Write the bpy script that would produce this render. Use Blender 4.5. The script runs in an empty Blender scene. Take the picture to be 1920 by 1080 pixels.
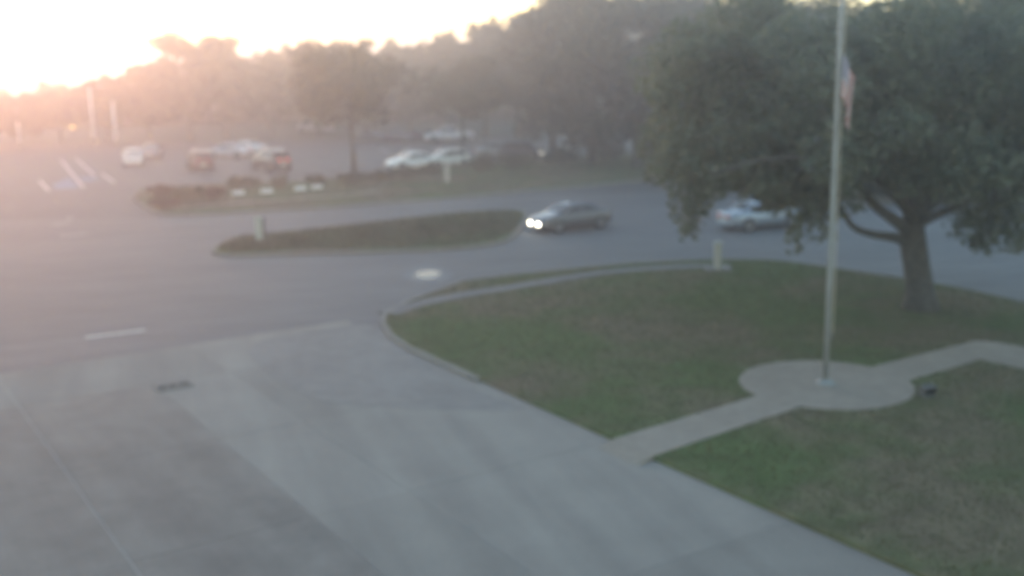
import bpy, bmesh, math, random
import numpy as np
from mathutils import Vector, Matrix

R_ = math.radians
SC = bpy.context.scene
COL = SC.collection

# ------------------------------------------------------------------ camera
F_PX, CAM_H = 2060.0, 9.0            # focal length in photo pixels, eye height in metres
PITCH, ROLL = math.atan(430 / 2060.0), R_(1.0)
cd = bpy.data.cameras.new('camera')
cam = bpy.data.objects.new('camera', cd)
COL.objects.link(cam)
cd.sensor_width = 36.0
cd.lens = F_PX / 1920.0 * 36.0
cd.clip_start, cd.clip_end = 0.1, 6000
cam.matrix_world = (Matrix.Translation((0, 0, CAM_H)) @ Matrix.Rotation(math.pi / 2 - PITCH, 4, 'X')
                    @ Matrix.Rotation(-ROLL, 4, 'Z'))
cd.dof.use_dof = True                # a cheap fixed-focus camera, focused short of the scene
cd.dof.focus_distance = 5.0
cd.dof.aperture_fstop = 1.05
SC.camera = cam

# ------------------------------------------------------------------ sky, sun, exposure
SUN_AZ, SUN_EL = R_(-26.0), R_(4.0)   # azimuth from +Y towards +X
wd = bpy.data.worlds.new('World')
SC.world = wd
wd.use_nodes = True
nt = wd.node_tree
sky = nt.nodes.new('ShaderNodeTexSky')
sky.sky_type = 'NISHITA'
sky.sun_disc = False
sky.sun_elevation = SUN_EL
sky.sun_rotation = SUN_AZ
sky.air_density = 1.0
sky.dust_density = 0.42
sky.ozone_density = 1.35
bgn = nt.nodes['Background']
bgn.inputs['Strength'].default_value = 0.15
nt.links.new(sky.outputs['Color'], bgn.inputs['Color'])

sl = bpy.data.lights.new('sun', 'SUN')
sl.energy = 0.27
sl.angle = R_(10)
sl.color = (1.0, 0.38, 0.28)
sun = bpy.data.objects.new('sun', sl)
COL.objects.link(sun)
sdir = Vector((math.sin(SUN_AZ) * math.cos(SUN_EL), math.cos(SUN_AZ) * math.cos(SUN_EL), math.sin(SUN_EL)))
sun.rotation_euler = sdir.to_track_quat('Z', 'Y').to_euler()
sun.location = (-20, 20, 40)

SC.view_settings.view_transform = 'Standard'
SC.view_settings.look = 'None'
SC.view_settings.gamma = 1.0
SC.view_settings.exposure = 2.55
SC.render.engine = 'CYCLES'
SC.cycles.use_denoising = True
SC.cycles.max_bounces = 6
SC.cycles.volume_bounces = 1
SC.cycles.transparent_max_bounces = 8

HAZE_DENSITY = 0.0038
HAZE_COLOR = (0.78, 0.80, 0.92)
HAZE_G = 0.82

# ------------------------------------------------------------------ helpers
def ray(px, py):
    """direction of the line of sight through a pixel of the 1920x1080 photograph"""
    x, y = px - 960.0, 540.0 - py
    c, s = math.cos(-ROLL), math.sin(-ROLL)
    x, y = c * x - s * y, s * x + c * y
    c, s = math.cos(-PITCH), math.sin(-PITCH)
    return Vector((x, c * F_PX - s * y, s * F_PX + c * y))


def G(px, py, z=0.0):
    d = ray(px, py)
    p = d * ((z - CAM_H) / d.z)
    return (p.x, p.y)


def AT(px, py, Y):
    d = ray(px, py)
    d = d * (Y / d.y)
    return Vector((d.x, d.y, d.z + CAM_H))


def tag(o, label=None, cat=None, group=None, kind=None):
    if label:
        o['label'] = label
    if cat:
        o['category'] = cat
    if group:
        o['group'] = group
    if kind:
        o['kind'] = kind
    return o


def empty(name, loc=(0, 0, 0), rz=0.0):
    o = bpy.data.objects.new(name, None)
    o.empty_display_size = 0.3
    COL.objects.link(o)
    o.location = loc
    o.rotation_euler = (0, 0, rz)
    return o


def link(name, me, mat=None, parent=None):
    o = bpy.data.objects.new(name, me)
    COL.objects.link(o)
    if mat is not None and not me.materials:
        me.materials.append(mat)
    if parent is not None:
        o.parent = parent
    return o


class MB:
    def __init__(self):
        self.v, self.f = [], []

    def add(self, vs, fs):
        b = len(self.v)
        self.v += [tuple(p) for p in vs]
        self.f += [tuple(i + b for i in q) for q in fs]
        return self

    def box(self, x0, x1, y0, y1, z0, z1, M=None):
        vs = [(x, y, z) for z in (z0, z1) for y in (y0, y1) for x in (x0, x1)]
        if M is not None:
            vs = [M @ Vector(p) for p in vs]
        return self.add(vs, [(0, 2, 3, 1), (4, 5, 7, 6), (0, 1, 5, 4), (2, 6, 7, 3), (0, 4, 6, 2), (1, 3, 7, 5)])

    def tube(self, pts, rad, n=8, cap=True):
        pts = [Vector(p) for p in pts]
        if not isinstance(rad, (list, tuple)):
            rad = [rad] * len(pts)
        vs, fs = [], []
        prev = None
        for i, p in enumerate(pts):
            a = pts[max(i - 1, 0)]
            b = pts[min(i + 1, len(pts) - 1)]
            t = (b - a).normalized()
            if prev is None:
                ref = Vector((1, 0, 0)) if abs(t.x) < 0.9 else Vector((0, 1, 0))
                nx = t.cross(ref).normalized()
            else:
                nx = (prev - t * prev.dot(t)).normalized()
            prev = nx
            ny = t.cross(nx)
            for k in range(n):
                an = 2 * math.pi * k / n
                vs.append(p + (nx * math.cos(an) + ny * math.sin(an)) * rad[i])
        for i in range(len(pts) - 1):
            for k in range(n):
                k2 = (k + 1) % n
                fs.append((i * n + k, i * n + k2, (i + 1) * n + k2, (i + 1) * n + k))
        if cap:
            fs.append(tuple(reversed(range(n))))
            fs.append(tuple((len(pts) - 1) * n + k for k in range(n)))
        return self.add(vs, fs)

    def prism(self, poly, z0, z1, bottom=True):
        n = len(poly)
        area = sum(poly[i][0] * poly[(i + 1) % n][1] - poly[(i + 1) % n][0] * poly[i][1] for i in range(n))
        if area < 0:
            poly = list(reversed(poly))
        vs = [(x, y, z0) for x, y in poly] + [(x, y, z1) for x, y in poly]
        fs = [tuple(range(n, 2 * n))]
        if bottom:
            fs.append(tuple(reversed(range(n))))
        fs += [(i, (i + 1) % n, (i + 1) % n + n, i + n) for i in range(n)]
        return self.add(vs, fs)

    def build(self, name, mat, parent=None, smooth=False, bevel=0.0):
        me = bpy.data.meshes.new(name)
        me.from_pydata(self.v, [], self.f)
        bm = bmesh.new()
        bm.from_mesh(me)
        if bevel:
            bmesh.ops.bevel(bm, geom=list(bm.edges), offset=bevel, segments=2, affect='EDGES', profile=0.6)
        bmesh.ops.recalc_face_normals(bm, faces=bm.faces)
        bm.to_mesh(me)
        bm.free()
        if smooth:
            me.shade_smooth()
        return link(name, me, mat, parent)


def smooth_poly(pts, closed=True, sub=6):
    """Catmull-Rom through the points"""
    n = len(pts)
    out = []
    rng = range(n if closed else n - 1)
    for i in rng:
        P = [pts[(i + k) % n] if closed else pts[min(max(i + k, 0), n - 1)] for k in (-1, 0, 1, 2)]
        for s in range(sub):
            t = s / sub
            q = []
            for a in range(len(P[0])):
                p0, p1, p2, p3 = (p[a] for p in P)
                q.append(0.5 * (2 * p1 + (p2 - p0) * t + (2 * p0 - 5 * p1 + 4 * p2 - p3) * t * t
                                + (3 * p1 - p0 - 3 * p2 + p3) * t ** 3))
            out.append(tuple(q))
    if not closed:
        out.append(tuple(pts[-1]))
    return out


# ------------------------------------------------------------------ materials
def new_mat(name):
    m = bpy.data.materials.new(name)
    m.use_nodes = True
    return m, m.node_tree, m.node_tree.nodes['Principled BSDF']


def simple(name, col, rough=0.6, metal=0.0, noise=0.0, nscale=8.0, coat=0.0):
    m, t, b = new_mat(name)
    b.inputs['Base Color'].default_value = (*col, 1)
    b.inputs['Roughness'].default_value = rough
    b.inputs['Metallic'].default_value = metal
    if coat:
        b.inputs['Coat Weight'].default_value = coat
        b.inputs['Coat Roughness'].default_value = 0.06
    if noise:
        tc = t.nodes.new('ShaderNodeTexCoord')
        nz = t.nodes.new('ShaderNodeTexNoise')
        nz.inputs['Scale'].default_value = nscale
        nz.inputs['Detail'].default_value = 5
        t.links.new(tc.outputs['Object'], nz.inputs['Vector'])
        rp = t.nodes.new('ShaderNodeValToRGB')
        rp.color_ramp.elements[0].position = 0.3
        rp.color_ramp.elements[1].position = 0.7
        rp.color_ramp.elements[0].color = (*[c * (1 - noise) for c in col], 1)
        rp.color_ramp.elements[1].color = (*[min(1, c * (1 + noise)) for c in col], 1)
        t.links.new(nz.outputs['Fac'], rp.inputs['Fac'])
        t.links.new(rp.outputs['Color'], b.inputs['Base Color'])
    return m


def surface(name, cols, scales, rough=0.85, bump=0.3, bscale=60.0, spec=0.4, stretch=None, tight=0.0, streak=None):
    """ground surface: large patches x medium mottling x fine grain, in world metres"""
    m, t, b = new_mat(name)
    b.inputs['Roughness'].default_value = rough
    b.inputs['Specular IOR Level'].default_value = spec
    geo = t.nodes.new('ShaderNodeNewGeometry')
    src = geo.outputs['Position']
    if stretch:
        mp = t.nodes.new('ShaderNodeMapping')
        mp.inputs['Rotation'].default_value = (0, 0, stretch[0])
        mp.inputs['Scale'].default_value = (stretch[1], stretch[2], 1)
        t.links.new(src, mp.inputs['Vector'])
        src = mp.outputs['Vector']
    prev = None
    for i, sc in enumerate(scales):
        nz = t.nodes.new('ShaderNodeTexNoise')
        nz.inputs['Scale'].default_value = sc
        nz.inputs['Detail'].default_value = 6
        nz.inputs['Roughness'].default_value = 0.6
        t.links.new(src, nz.inputs['Vector'])
        rp = t.nodes.new('ShaderNodeValToRGB')
        rp.color_ramp.elements[0].position = 0.35 + (tight if i == 0 else 0)
        rp.color_ramp.elements[1].position = 0.66 - (tight if i == 0 else 0)
        rp.color_ramp.elements[0].color = (*cols[i][0], 1)
        rp.color_ramp.elements[1].color = (*cols[i][1], 1)
        t.links.new(nz.outputs['Fac'], rp.inputs['Fac'])
        if prev is None:
            prev = rp.outputs['Color']
        else:
            mx = t.nodes.new('ShaderNodeMix')
            mx.data_type = 'RGBA'
            mx.blend_type = 'MULTIPLY'
            mx.inputs['Factor'].default_value = 1.0
            t.links.new(prev, mx.inputs['A'])
            t.links.new(rp.outputs['Color'], mx.inputs['B'])
            prev = mx.outputs['Result']
    if streak:                                   # wheel tracks and run-off along the direction of travel
        mp = t.nodes.new('ShaderNodeMapping')
        mp.inputs['Rotation'].default_value = (0, 0, -streak)
        vn = t.nodes.new('ShaderNodeTexNoise')
        sc2 = t.nodes.new('ShaderNodeVectorMath')
        sc2.operation = 'MULTIPLY'
        sc2.inputs[1].default_value = (.07, 1.1, 1)
        t.links.new(geo.outputs['Position'], mp.inputs['Vector'])
        t.links.new(mp.outputs['Vector'], sc2.inputs[0])
        t.links.new(sc2.outputs['Vector'], vn.inputs['Vector'])
        vn.inputs['Scale'].default_value = 1.0
        vn.inputs['Detail'].default_value = 4
        rp = t.nodes.new('ShaderNodeValToRGB')
        rp.color_ramp.elements[0].position = .36
        rp.color_ramp.elements[1].position = .6
        rp.color_ramp.elements[0].color = (.86, .86, .87, 1)
        rp.color_ramp.elements[1].color = (1.02, 1.02, 1.02, 1)
        t.links.new(vn.outputs['Fac'], rp.inputs['Fac'])
        mx = t.nodes.new('ShaderNodeMix')
        mx.data_type = 'RGBA'
        mx.blend_type = 'MULTIPLY'
        mx.inputs['Factor'].default_value = 1.0
        t.links.new(prev, mx.inputs['A'])
        t.links.new(rp.outputs['Color'], mx.inputs['B'])
        prev = mx.outputs['Result']
    t.links.new(prev, b.inputs['Base Color'])
    if bump:
        nz = t.nodes.new('ShaderNodeTexNoise')
        nz.inputs['Scale'].default_value = bscale
        nz.inputs['Detail'].default_value = 3
        t.links.new(geo.outputs['Position'], nz.inputs['Vector'])
        bp = t.nodes.new('ShaderNodeBump')
        bp.inputs['Strength'].default_value = bump
        bp.inputs['Distance'].default_value = 0.02
        t.links.new(nz.outputs['Fac'], bp.inputs['Height'])
        t.links.new(bp.outputs['Normal'], b.inputs['Normal'])
    return m


def leaf_mat(name, c0, c1, c2, trans=0.35):
    m, t, b = new_mat(name)
    out = t.nodes['Material Output']
    geo = t.nodes.new('ShaderNodeNewGeometry')
    rp = t.nodes.new('ShaderNodeValToRGB')
    rp.color_ramp.elements[0].color = (*c0, 1)
    rp.color_ramp.elements[1].color = (*c2, 1)
    e = rp.color_ramp.elements.new(0.5)
    e.color = (*c1, 1)
    t.links.new(geo.outputs['Random Per Island'], rp.inputs['Fac'])
    t.links.new(rp.outputs['Color'], b.inputs['Base Color'])
    b.inputs['Roughness'].default_value = 0.65
    b.inputs['Specular IOR Level'].default_value = 0.3
    tr = t.nodes.new('ShaderNodeBsdfTranslucent')
    t.links.new(rp.outputs['Color'], tr.inputs['Color'])
    mx = t.nodes.new('ShaderNodeMixShader')
    mx.inputs['Fac'].default_value = trans
    t.links.new(b.outputs['BSDF'], mx.inputs[1])
    t.links.new(tr.outputs['BSDF'], mx.inputs[2])
    t.links.new(mx.outputs['Shader'], out.inputs['Surface'])
    return m


def emit(name, col, strength):
    m, t, b = new_mat(name)
    b.inputs['Base Color'].default_value = (*col, 1)
    b.inputs['Emission Color'].default_value = (*col, 1)
    b.inputs['Emission Strength'].default_value = strength
    return m


g1 = lambda v: (v, v, v)
V_ANG = R_(33.0)
M = {}
M['terrain'] = surface('terrain_soil', [((.05, .055, .03), (.085, .08, .05)), (g1(.8), g1(1.1))], [.02, .6])
M['asphalt'] = surface('worn_asphalt', [((.135, .130, .126), (.170, .162, .155)), (g1(.86), g1(1.08)), (g1(.9), g1(1.06))],
                       [.12, .7, 9.0], rough=.72, bump=.25, stretch=(-V_ANG, .35, 1.3), streak=V_ANG - .12)
M['lot'] = surface('parking_lot_asphalt', [((.095, .092, .088), (.125, .12, .115)), (g1(.85), g1(1.08))], [.1, .8], rough=.75)
M['concrete'] = surface('driveway_concrete', [((.235, .238, .242), (.30, .298, .295)), (g1(.84), g1(1.06)), (g1(.92), g1(1.05))],
                        [.22, .9, 14.0], rough=.8, bump=.15)
M['concrete_dark'] = surface('stained_concrete', [((.166, .151, .132), (.234, .208, .179)), (g1(.86), g1(1.06)), (g1(.92), g1(1.05))],
                             [.22, 1.0, 14.0], rough=.75, bump=.15, streak=V_ANG + math.pi / 2)
M['path'] = surface('path_concrete', [((.268, .225, .180), (.312, .264, .214)), (g1(.88), g1(1.05))], [.5, 3.0], rough=.85, bump=.1)
M['kerb'] = surface('kerb_concrete', [((.20, .185, .16), (.26, .235, .205)), (g1(.85), g1(1.05))], [.6, 5.0], rough=.85, bump=.1)
M['lawn'] = surface('lawn_turf', [((.104, .138, .052), (.178, .140, .090)), (g1(.8), g1(1.15)), (g1(.88), g1(1.15))],
                    [.16, 1.3, 12.0], rough=.95, bump=.8, bscale=35, spec=.1, tight=.08)
M['grass'] = leaf_mat('grass_blade', (.145, .11, .066), (.10, .125, .046), (.155, .14, .08), .25)
M['leaf_oak'] = leaf_mat('oak_leaf', (.115, .135, .09), (.145, .163, .11), (.17, .182, .13), .45)
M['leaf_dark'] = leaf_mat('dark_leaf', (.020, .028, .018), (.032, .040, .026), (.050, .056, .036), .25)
M['leaf_mid'] = leaf_mat('mid_leaf', (.045, .050, .028), (.07, .07, .04), (.10, .09, .055), .4)
M['leaf_hedge'] = leaf_mat('hedge_leaf', (.045, .058, .034), (.065, .082, .046), (.095, .105, .065), .2)
M['leaf_cover'] = leaf_mat('ground_cover_leaf', (.065, .075, .045), (.085, .105, .06), (.12, .125, .08), .2)
M['leaf_red'] = leaf_mat('reddish_leaf', (.06, .04, .03), (.10, .055, .045), (.09, .075, .05), .3)
M['bark'] = simple('bark', (.075, .07, .062), .95, noise=.5, nscale=6)
M['pole'] = simple('pole_aluminium', (.28, .28, .265), .6, .1, noise=.12, nscale=3)
M['gold'] = simple('gilt_ball', (.7, .5, .2), .3, .9)
M['white'] = simple('white_paint', (.75, .75, .73), .55, noise=.06)
M['line'] = simple('road_paint_white', (.72, .72, .70), .7, noise=.2, nscale=3)
M['blue'] = simple('accessible_bay_paint', (.10, .17, .27), .75, noise=.25, nscale=2)
M['iron'] = simple('cast_iron', (.11, .108, .105), .75, .1)
M['dark'] = simple('dark_void', (.012, .012, .013), .9)
M['rope'] = simple('halyard_rope', (.6, .52, .42), .9)
M['greypost'] = simple('galvanised_post', (.42, .43, .42), .5, .4)
M['signback'] = simple('sign_panel_paint', (.38, .42, .36), .55)
# cars
M['glass'] = simple('car_glass', (.02, .023, .026), .06)
M['tyre'] = simple('tyre_rubber', (.018, .018, .018), .9)
M['rim'] = simple('alloy_rim', (.2, .2, .21), .45, .5)
M['trim'] = simple('black_trim', (.035, .035, .037), .6)
M['lens'] = simple('headlight_lens', (.7, .72, .74), .08)
M['tail'] = simple('tail_lens_red', (.45, .02, .018), .25)
M['tail_on'] = emit('tail_lamp_lit', (1, .05, .04), 0.12)
M['head_on'] = emit('headlamp_lit', (1, .93, .72), 4)
M['head_dim'] = emit('parking_lamp_lit', (1, .9, .75), .4)
M['plate'] = simple('number_plate', (.7, .7, .68), .5)


def paint(name, col, metal=.2):
    return simple('paint_' + name, col, .32, metal, coat=.6)


P_ = {'dusk': paint('slate', (.085, .088, .095), .1), 'silver': paint('silver_blue', (.27, .31, .37), .3), 'black': paint('black', (.016, .017, .02)), 'white': paint('white', (.78, .78, .76), 0),
      'pearl': paint('pearl', (.66, .66, .62), 0), 'grey': paint('grey', (.27, .28, .30), .35), 'darkgrey': paint('dark_grey', (.055, .058, .065)),
      'maroon': paint('maroon', (.12, .03, .03)), 'navy': paint('navy', (.03, .04, .075)), 'pale': paint('pale_grey', (.5, .5, .52), .3),
      'beige': paint('beige', (.55, .51, .45), .1)}

# ------------------------------------------------------------------ setting
U = Vector((-math.sin(V_ANG), math.cos(V_ANG)))     # up the driveway
W = Vector((math.cos(V_ANG), math.sin(V_ANG)))      # along the street


def uv2xy(u, v):
    p = U * u + W * v
    return (p.x, p.y)


o = MB().add([(-2500, -60, -.06), (2500, -60, -.06), (2500, 3000, -.06), (-2500, 3000, -.06)], [(0, 1, 2, 3)]).build('ground', M['terrain'])
tag(o, 'dull grass and soil running out to the horizon', 'ground', kind='structure')

o = MB().prism([(-75, 14), (-30, 4), (60, 4), (85, 30), (80, 74), (20, 76), (-8, 71), (-20, 66), (-80, 66)], -.05, 0.0).build('road', M['asphalt'])
tag(o, 'worn light grey asphalt street curving past the lawn', 'road', kind='structure')
o = MB().prism([(-95, 66.02), (-20.03, 66.02), (-8, 71.02), (20, 76.02), (50, 75.2), (62, 100), (55, 131), (-95, 131)], -.05, .004).build('parking_lot', M['lot'])
tag(o, 'grey asphalt parking lot beyond the planted islands', 'parking lot', kind='structure')

# concrete driveway of slabs with open joints
LAWN_V = 15.66
drv = MB().prism([uv2xy(-6, -18), uv2xy(-6, LAWN_V + .02), uv2xy(35, LAWN_V + .02), uv2xy(35, -18)], -.02, .012).build('driveway', M['iron'])
drv.data.materials.clear()
drv.data.materials.append(simple('joint_filler', (.33, .30, .265), .9))
tag(drv, 'broad pale concrete driveway of large slabs', 'driveway', kind='structure')
cols_v = [-18, -12.6, -7, -1.4, 4.3, 7.9, 10.1, LAWN_V]
rows_u = [-6, 2.6, 8.3, 14.0, 19.7, 25.4, 31.1, 35.0]
random.seed(5)
slab_mats = []
for k in range(4):
    f = [.94, 1.0, 1.05, .98][k]
    slab_mats.append(surface('slab_concrete_%d' % k, [((.246 * f, .218 * f, .186 * f), (.286 * f, .254 * f, .217 * f)), (g1(.92), g1(1.03)), (g1(.93), g1(1.05))],
                             [.12, .55, 14.0], rough=.8, bump=.15, streak=V_ANG + math.pi / 2 - .25))
for i in range(len(cols_v) - 1):
    for j in range(len(rows_u) - 1):
        v0, v1, u0, u1 = cols_v[i] + .008, cols_v[i + 1] - .008, rows_u[j] + .008, rows_u[j + 1] - .008
        if i == 3:
            v1 -= .02
        z = .018 + random.uniform(-.0015, .0015)
        mt = slab_mats[random.randrange(4)]
        if i in (3, 4) and 0 < j < 6:
            mt = M['concrete_dark']
        MB().prism([uv2xy(u0, v0), uv2xy(u0, v1), uv2xy(u1, v1), uv2xy(u1, v0)], .013, z, False).build('slab', mt, drv)

# dark patch of newer asphalt at the driveway mouth
pp = smooth_poly([G(470, 650), G(600, 618), G(700, 612), G(760, 660), G(900, 735), G(985, 768), G(800, 768), G(620, 755), G(520, 715)], True, 4)
o = MB().prism(pp, .0175, .022, False).build('asphalt_patch', surface('patch_asphalt', [((.200, .182, .164), (.244, .222, .200)), (g1(.86), g1(1.06))], [.4, 2.0], rough=.78))
tag(o, 'bluish grey asphalt repair patch at the driveway mouth', 'asphalt patch', kind='structure')

# lawn
lawn_px = [(1740, 1080), (1225, 855), (1155, 822), (900, 708), (775, 652), (738, 628), (722, 605), (726, 588), (765, 566), (870, 527),
           (1100, 501), (1280, 489), (1400, 487), (1480, 491), (1620, 511), (1780, 537), (1920, 567)]
LZ = .11
lawn = [uv2xy(2, LAWN_V + .08), uv2xy(-6, LAWN_V + .08)]
lawn = [(12.3, 10.0)] + [G(px, py, LZ) for px, py in lawn_px[:9]] + smooth_poly([G(px, py, LZ) for px, py in lawn_px[9:]], False, 4) + [(24, 31), (31, 22), (31, 10)]
bm = bmesh.new()
vs = [bm.verts.new((x, y, LZ)) for x, y in lawn]
f = bm.faces.new(vs)
r = bmesh.ops.extrude_face_region(bm, geom=[f])
for e in r['geom']:
    if isinstance(e, bmesh.types.BMVert):
        e.co.z = -.03
bmesh.ops.recalc_face_normals(bm, faces=bm.faces)
me = bpy.data.meshes.new('lawn')
bm.to_mesh(me)
bm.free()
o = link('lawn', me, M['lawn'])
tag(o, 'patchy green and brown lawn between driveway and street', 'lawn', kind='structure')


def offset_line(pts, d):
    out = []
    for i, p in enumerate(pts):
        a, b = Vector(pts[max(i - 1, 0)][:2]), Vector(pts[min(i + 1, len(pts) - 1)][:2])
        t = (b - a).normalized()
        out.append((p[0] - t.y * d, p[1] + t.x * d))
    return out


def strip(name, pts, width, z0, z1, mat):
    """a ribbon of given width on the left of the line"""
    q = offset_line(pts, width)
    mb = MB()
    n = len(pts)
    vs = [(x, y, z) for (x, y), z in [(p, z1) for p in pts] + [(p, z1) for p in q] + [(p, z0) for p in pts] + [(p, z0) for p in q]]
    fs = []
    for i in range(n - 1):
        fs += [(i, i + 1, n + i + 1, n + i), (2 * n + i, 2 * n + i + 1, i + 1, i), (n + i, n + i + 1, 3 * n + i + 1, 3 * n + i)]
    fs += [(0, n, 3 * n, 2 * n), (n - 1, 3 * n - 1, 4 * n - 1, 2 * n - 1)]
    return mb.add(vs, fs).build(name, mat)


kerb_line = lawn[4:-4]
kb = strip('kerb', kerb_line, .16, -.02, .13, M['kerb'])
tag(kb, 'pale concrete kerb round the rounded lawn corner', 'kerb', kind='structure')

# grass blades on the lawn
def point_in(poly, X, Y):
    inside = np.zeros(len(X), bool)
    n = len(poly)
    for i in range(n):
        x0, y0 = poly[i]
        x1, y1 = poly[(i + 1) % n]
        if y0 == y1:
            continue
        c = ((y0 > Y) != (y1 > Y)) & (X < (x1 - x0) * (Y - y0) / (y1 - y0) + x0)
        inside ^= c
    return inside


def blades(name, X, Y, z, h, w, rng, mat, parent=None):
    n = len(X)
    an = rng.uniform(0, 2 * math.pi, n)
    hh = h * rng.uniform(.5, 1.3, n)
    lean = rng.normal(0, .45, (n, 2)) * hh[:, None]
    dx, dy = np.cos(an) * w, np.sin(an) * w
    V = np.zeros((n, 3, 3), np.float32)
    V[:, 0] = np.stack([X - dx, Y - dy, np.full(n, z)], 1)
    V[:, 1] = np.stack([X + dx, Y + dy, np.full(n, z)], 1)
    V[:, 2] = np.stack([X + lean[:, 0], Y + lean[:, 1], z + hh], 1)
    return raw_mesh(name, V.reshape(-1, 3), 3, mat, parent)


def raw_mesh(name, V, k, mat, parent=None):
    n = len(V) // k
    me = bpy.data.meshes.new(name)
    me.vertices.add(len(V))
    me.vertices.foreach_set('co', np.ascontiguousarray(V, np.float32).ravel())
    me.loops.add(len(V))
    me.loops.foreach_set('vertex_index', np.arange(len(V), dtype=np.int32))
    me.polygons.add(n)
    me.polygons.foreach_set('loop_start', np.arange(0, n * k, k, dtype=np.int32))
    me.update(calc_edges=True)
    return link(name, me, mat, parent)


CC = Vector((8.55, 28.95))
CR = 2.32
pathA = [G(1150, 824, LZ), G(1222, 857, LZ), G(1475, 772, LZ), G(1398, 750, LZ)]
d_ = (Vector(pathA[2]) - Vector(pathA[1])).normalized()
side0, side1 = Vector(pathA[0]) - d_ * .04, Vector(pathA[1]) - d_ * .04
pathA = [tuple(side0), tuple(side1), tuple(Vector(pathA[2]) + d_ * .7), tuple(Vector(pathA[3]) + d_ * .7)]
pathB = [G(1600, 697, LZ), G(1690, 718, LZ), G(1838, 675, LZ), G(1925, 694, LZ), G(2010, 713, LZ), G(2010, 672, LZ), G(1920, 652, LZ), G(1868, 642, LZ), G(1828, 640, LZ)]
swl = smooth_poly([G(745, 590, LZ), G(800, 573, LZ), G(880, 556, LZ), G(1000, 537, LZ), G(1150, 513, LZ), G(1290, 503, LZ), G(1370, 503, LZ)], False, 4)
swalk = swl + list(reversed(offset_line(swl, .85)))

rng = np.random.default_rng(3)
N = 150000
X = rng.uniform(-5, 24, N)
Y = rng.uniform(16, 49, N)
keep = point_in(lawn, X, Y) & ((X - CC.x) ** 2 + (Y - CC.y) ** 2 > (CR + .03) ** 2)
for p in (pathA, pathB, swalk):
    keep &= ~point_in(p, X, Y)
o = blades('lawn_grass', X[keep], Y[keep], LZ - .005, .06, .02, rng, M['grass'])
tag(o, 'short mown grass blades covering the lawn', 'grass', kind='stuff')

for nm, poly, z1, lb, pm in (('footpath', pathA, LZ + .022, 'concrete path from the driveway to the flagpole circle', 'path'),
                         ('footpath', pathB, LZ + .022, 'concrete path bending away beyond the flagpole circle', 'path'),
                         ('sidewalk', swalk, LZ + .012, 'narrow grey sidewalk between lawn and grass verge', 'asphalt')):
    o = MB().prism(poly, LZ - .05, z1, False).build(nm, M[pm])
    tag(o, lb, 'path', kind='structure')
# the path ramps down to the driveway
a0, a1 = Vector(pathA[0]), Vector(pathA[1])
b0, b1 = a0 - d_ * .45, a1 - d_ * .45
zt = LZ + .021
o = MB().add([(a0.x, a0.y, zt), (a1.x, a1.y, zt), (b1.x, b1.y, .021), (b0.x, b0.y, .021), (a0.x, a0.y, 0), (a1.x, a1.y, 0), (b1.x, b1.y, 0), (b0.x, b0.y, 0)],
             [(0, 3, 2, 1), (0, 1, 5, 4), (1, 2, 6, 5), (2, 3, 7, 6), (3, 0, 4, 7)]).build('path_ramp', M['path'])
tag(o, 'short concrete ramp joining path and driveway', 'ramp', kind='structure')
circ = [(CC.x + CR * math.cos(a * math.pi / 32), CC.y + CR * math.sin(a * math.pi / 32)) for a in range(64)]
o = MB().prism(circ, LZ - .05, LZ + .028, False).build('concrete_circle', M['path'])
tag(o, 'round concrete pad under the flagpole', 'pad', kind='structure')


# planted islands of the street
def island(name, pts, label, z=.12, sub=5):
    poly = smooth_poly(pts, True, sub)
    a = sum(poly[i][0] * poly[(i + 1) % len(poly)][1] - poly[(i + 1) % len(poly)][0] * poly[i][1] for i in range(len(poly)))
    if a < 0:
        poly.reverse()
    o = MB().prism(poly, -.03, z).build(name, M['lawn'])
    tag(o, label, 'island', kind='structure')
    ring = poly + [poly[0], poly[1]]
    inner = offset_line(ring, .02)
    k = strip('kerb', [(x, y) for x, y in offset_line(ring, -.14)], .15, -.03, z + .02, M['kerb'])
    tag(k, 'pale kerb edging the ' + label, 'kerb', kind='structure')
    return poly


med_px = [(402, 472), (440, 450), (520, 441), (700, 420), (860, 402), (955, 397), (985, 405), (965, 440), (930, 458), (840, 469), (700, 475), (520, 479), (430, 481)]
median = island('median_island', [G(*p) for p in med_px], 'dark planted street median island')
isl_px = [(252, 371), (270, 357), (330, 351), (440, 345), (560, 342), (700, 330), (830, 317), (960, 304), (1100, 295), (1230, 288), (1330, 300), (1300, 328), (1180, 342), (1000, 358), (860, 371),
          (640, 388), (480, 398), (330, 404), (285, 396)]
far_isl = island('planted_island', [G(*p) for p in isl_px], 'long planted island along the parking lot')
right_isl = island('planted_verge', [(16, 68), (26, 66), (40, 60), (62, 50), (75, 62), (60, 74), (40, 78), (20, 74)], 'grassy verge across the street behind the oak')

# ground cover on the islands
def cover(name, poly, h, n, label, shrink=.35, seed=1):
    r = np.random.default_rng(seed)
    P = np.array(poly)
    X = r.uniform(P[:, 0].min(), P[:, 0].max(), n)
    Y = r.uniform(P[:, 1].min(), P[:, 1].max(), n)
    k = point_in([tuple(p) for p in (P - P.mean(0)) * [1 - shrink * .06, 1 - shrink * .25] + P.mean(0)], X, Y)
    o = blades(name, X[k], Y[k], .11, h, .035, r, M['leaf_cover'])
    tag(o, label, 'ground cover', kind='stuff')


cover('ground_cover', median, .2, 16000, 'dark low ground cover filling the street median')
cover('island_grass', far_isl, .13, 26000, 'tufty grass growing on the long planted island', seed=2)

# worn strip along the island
o = strip('footpath', smooth_poly([G(330, 393, .12), G(500, 378, .12), G(640, 368, .12), G(720, 358, .12)], False, 4), .7, .1, .145, M['path'])
tag(o, 'faint pale path along the planted island', 'path', kind='structure')

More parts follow.
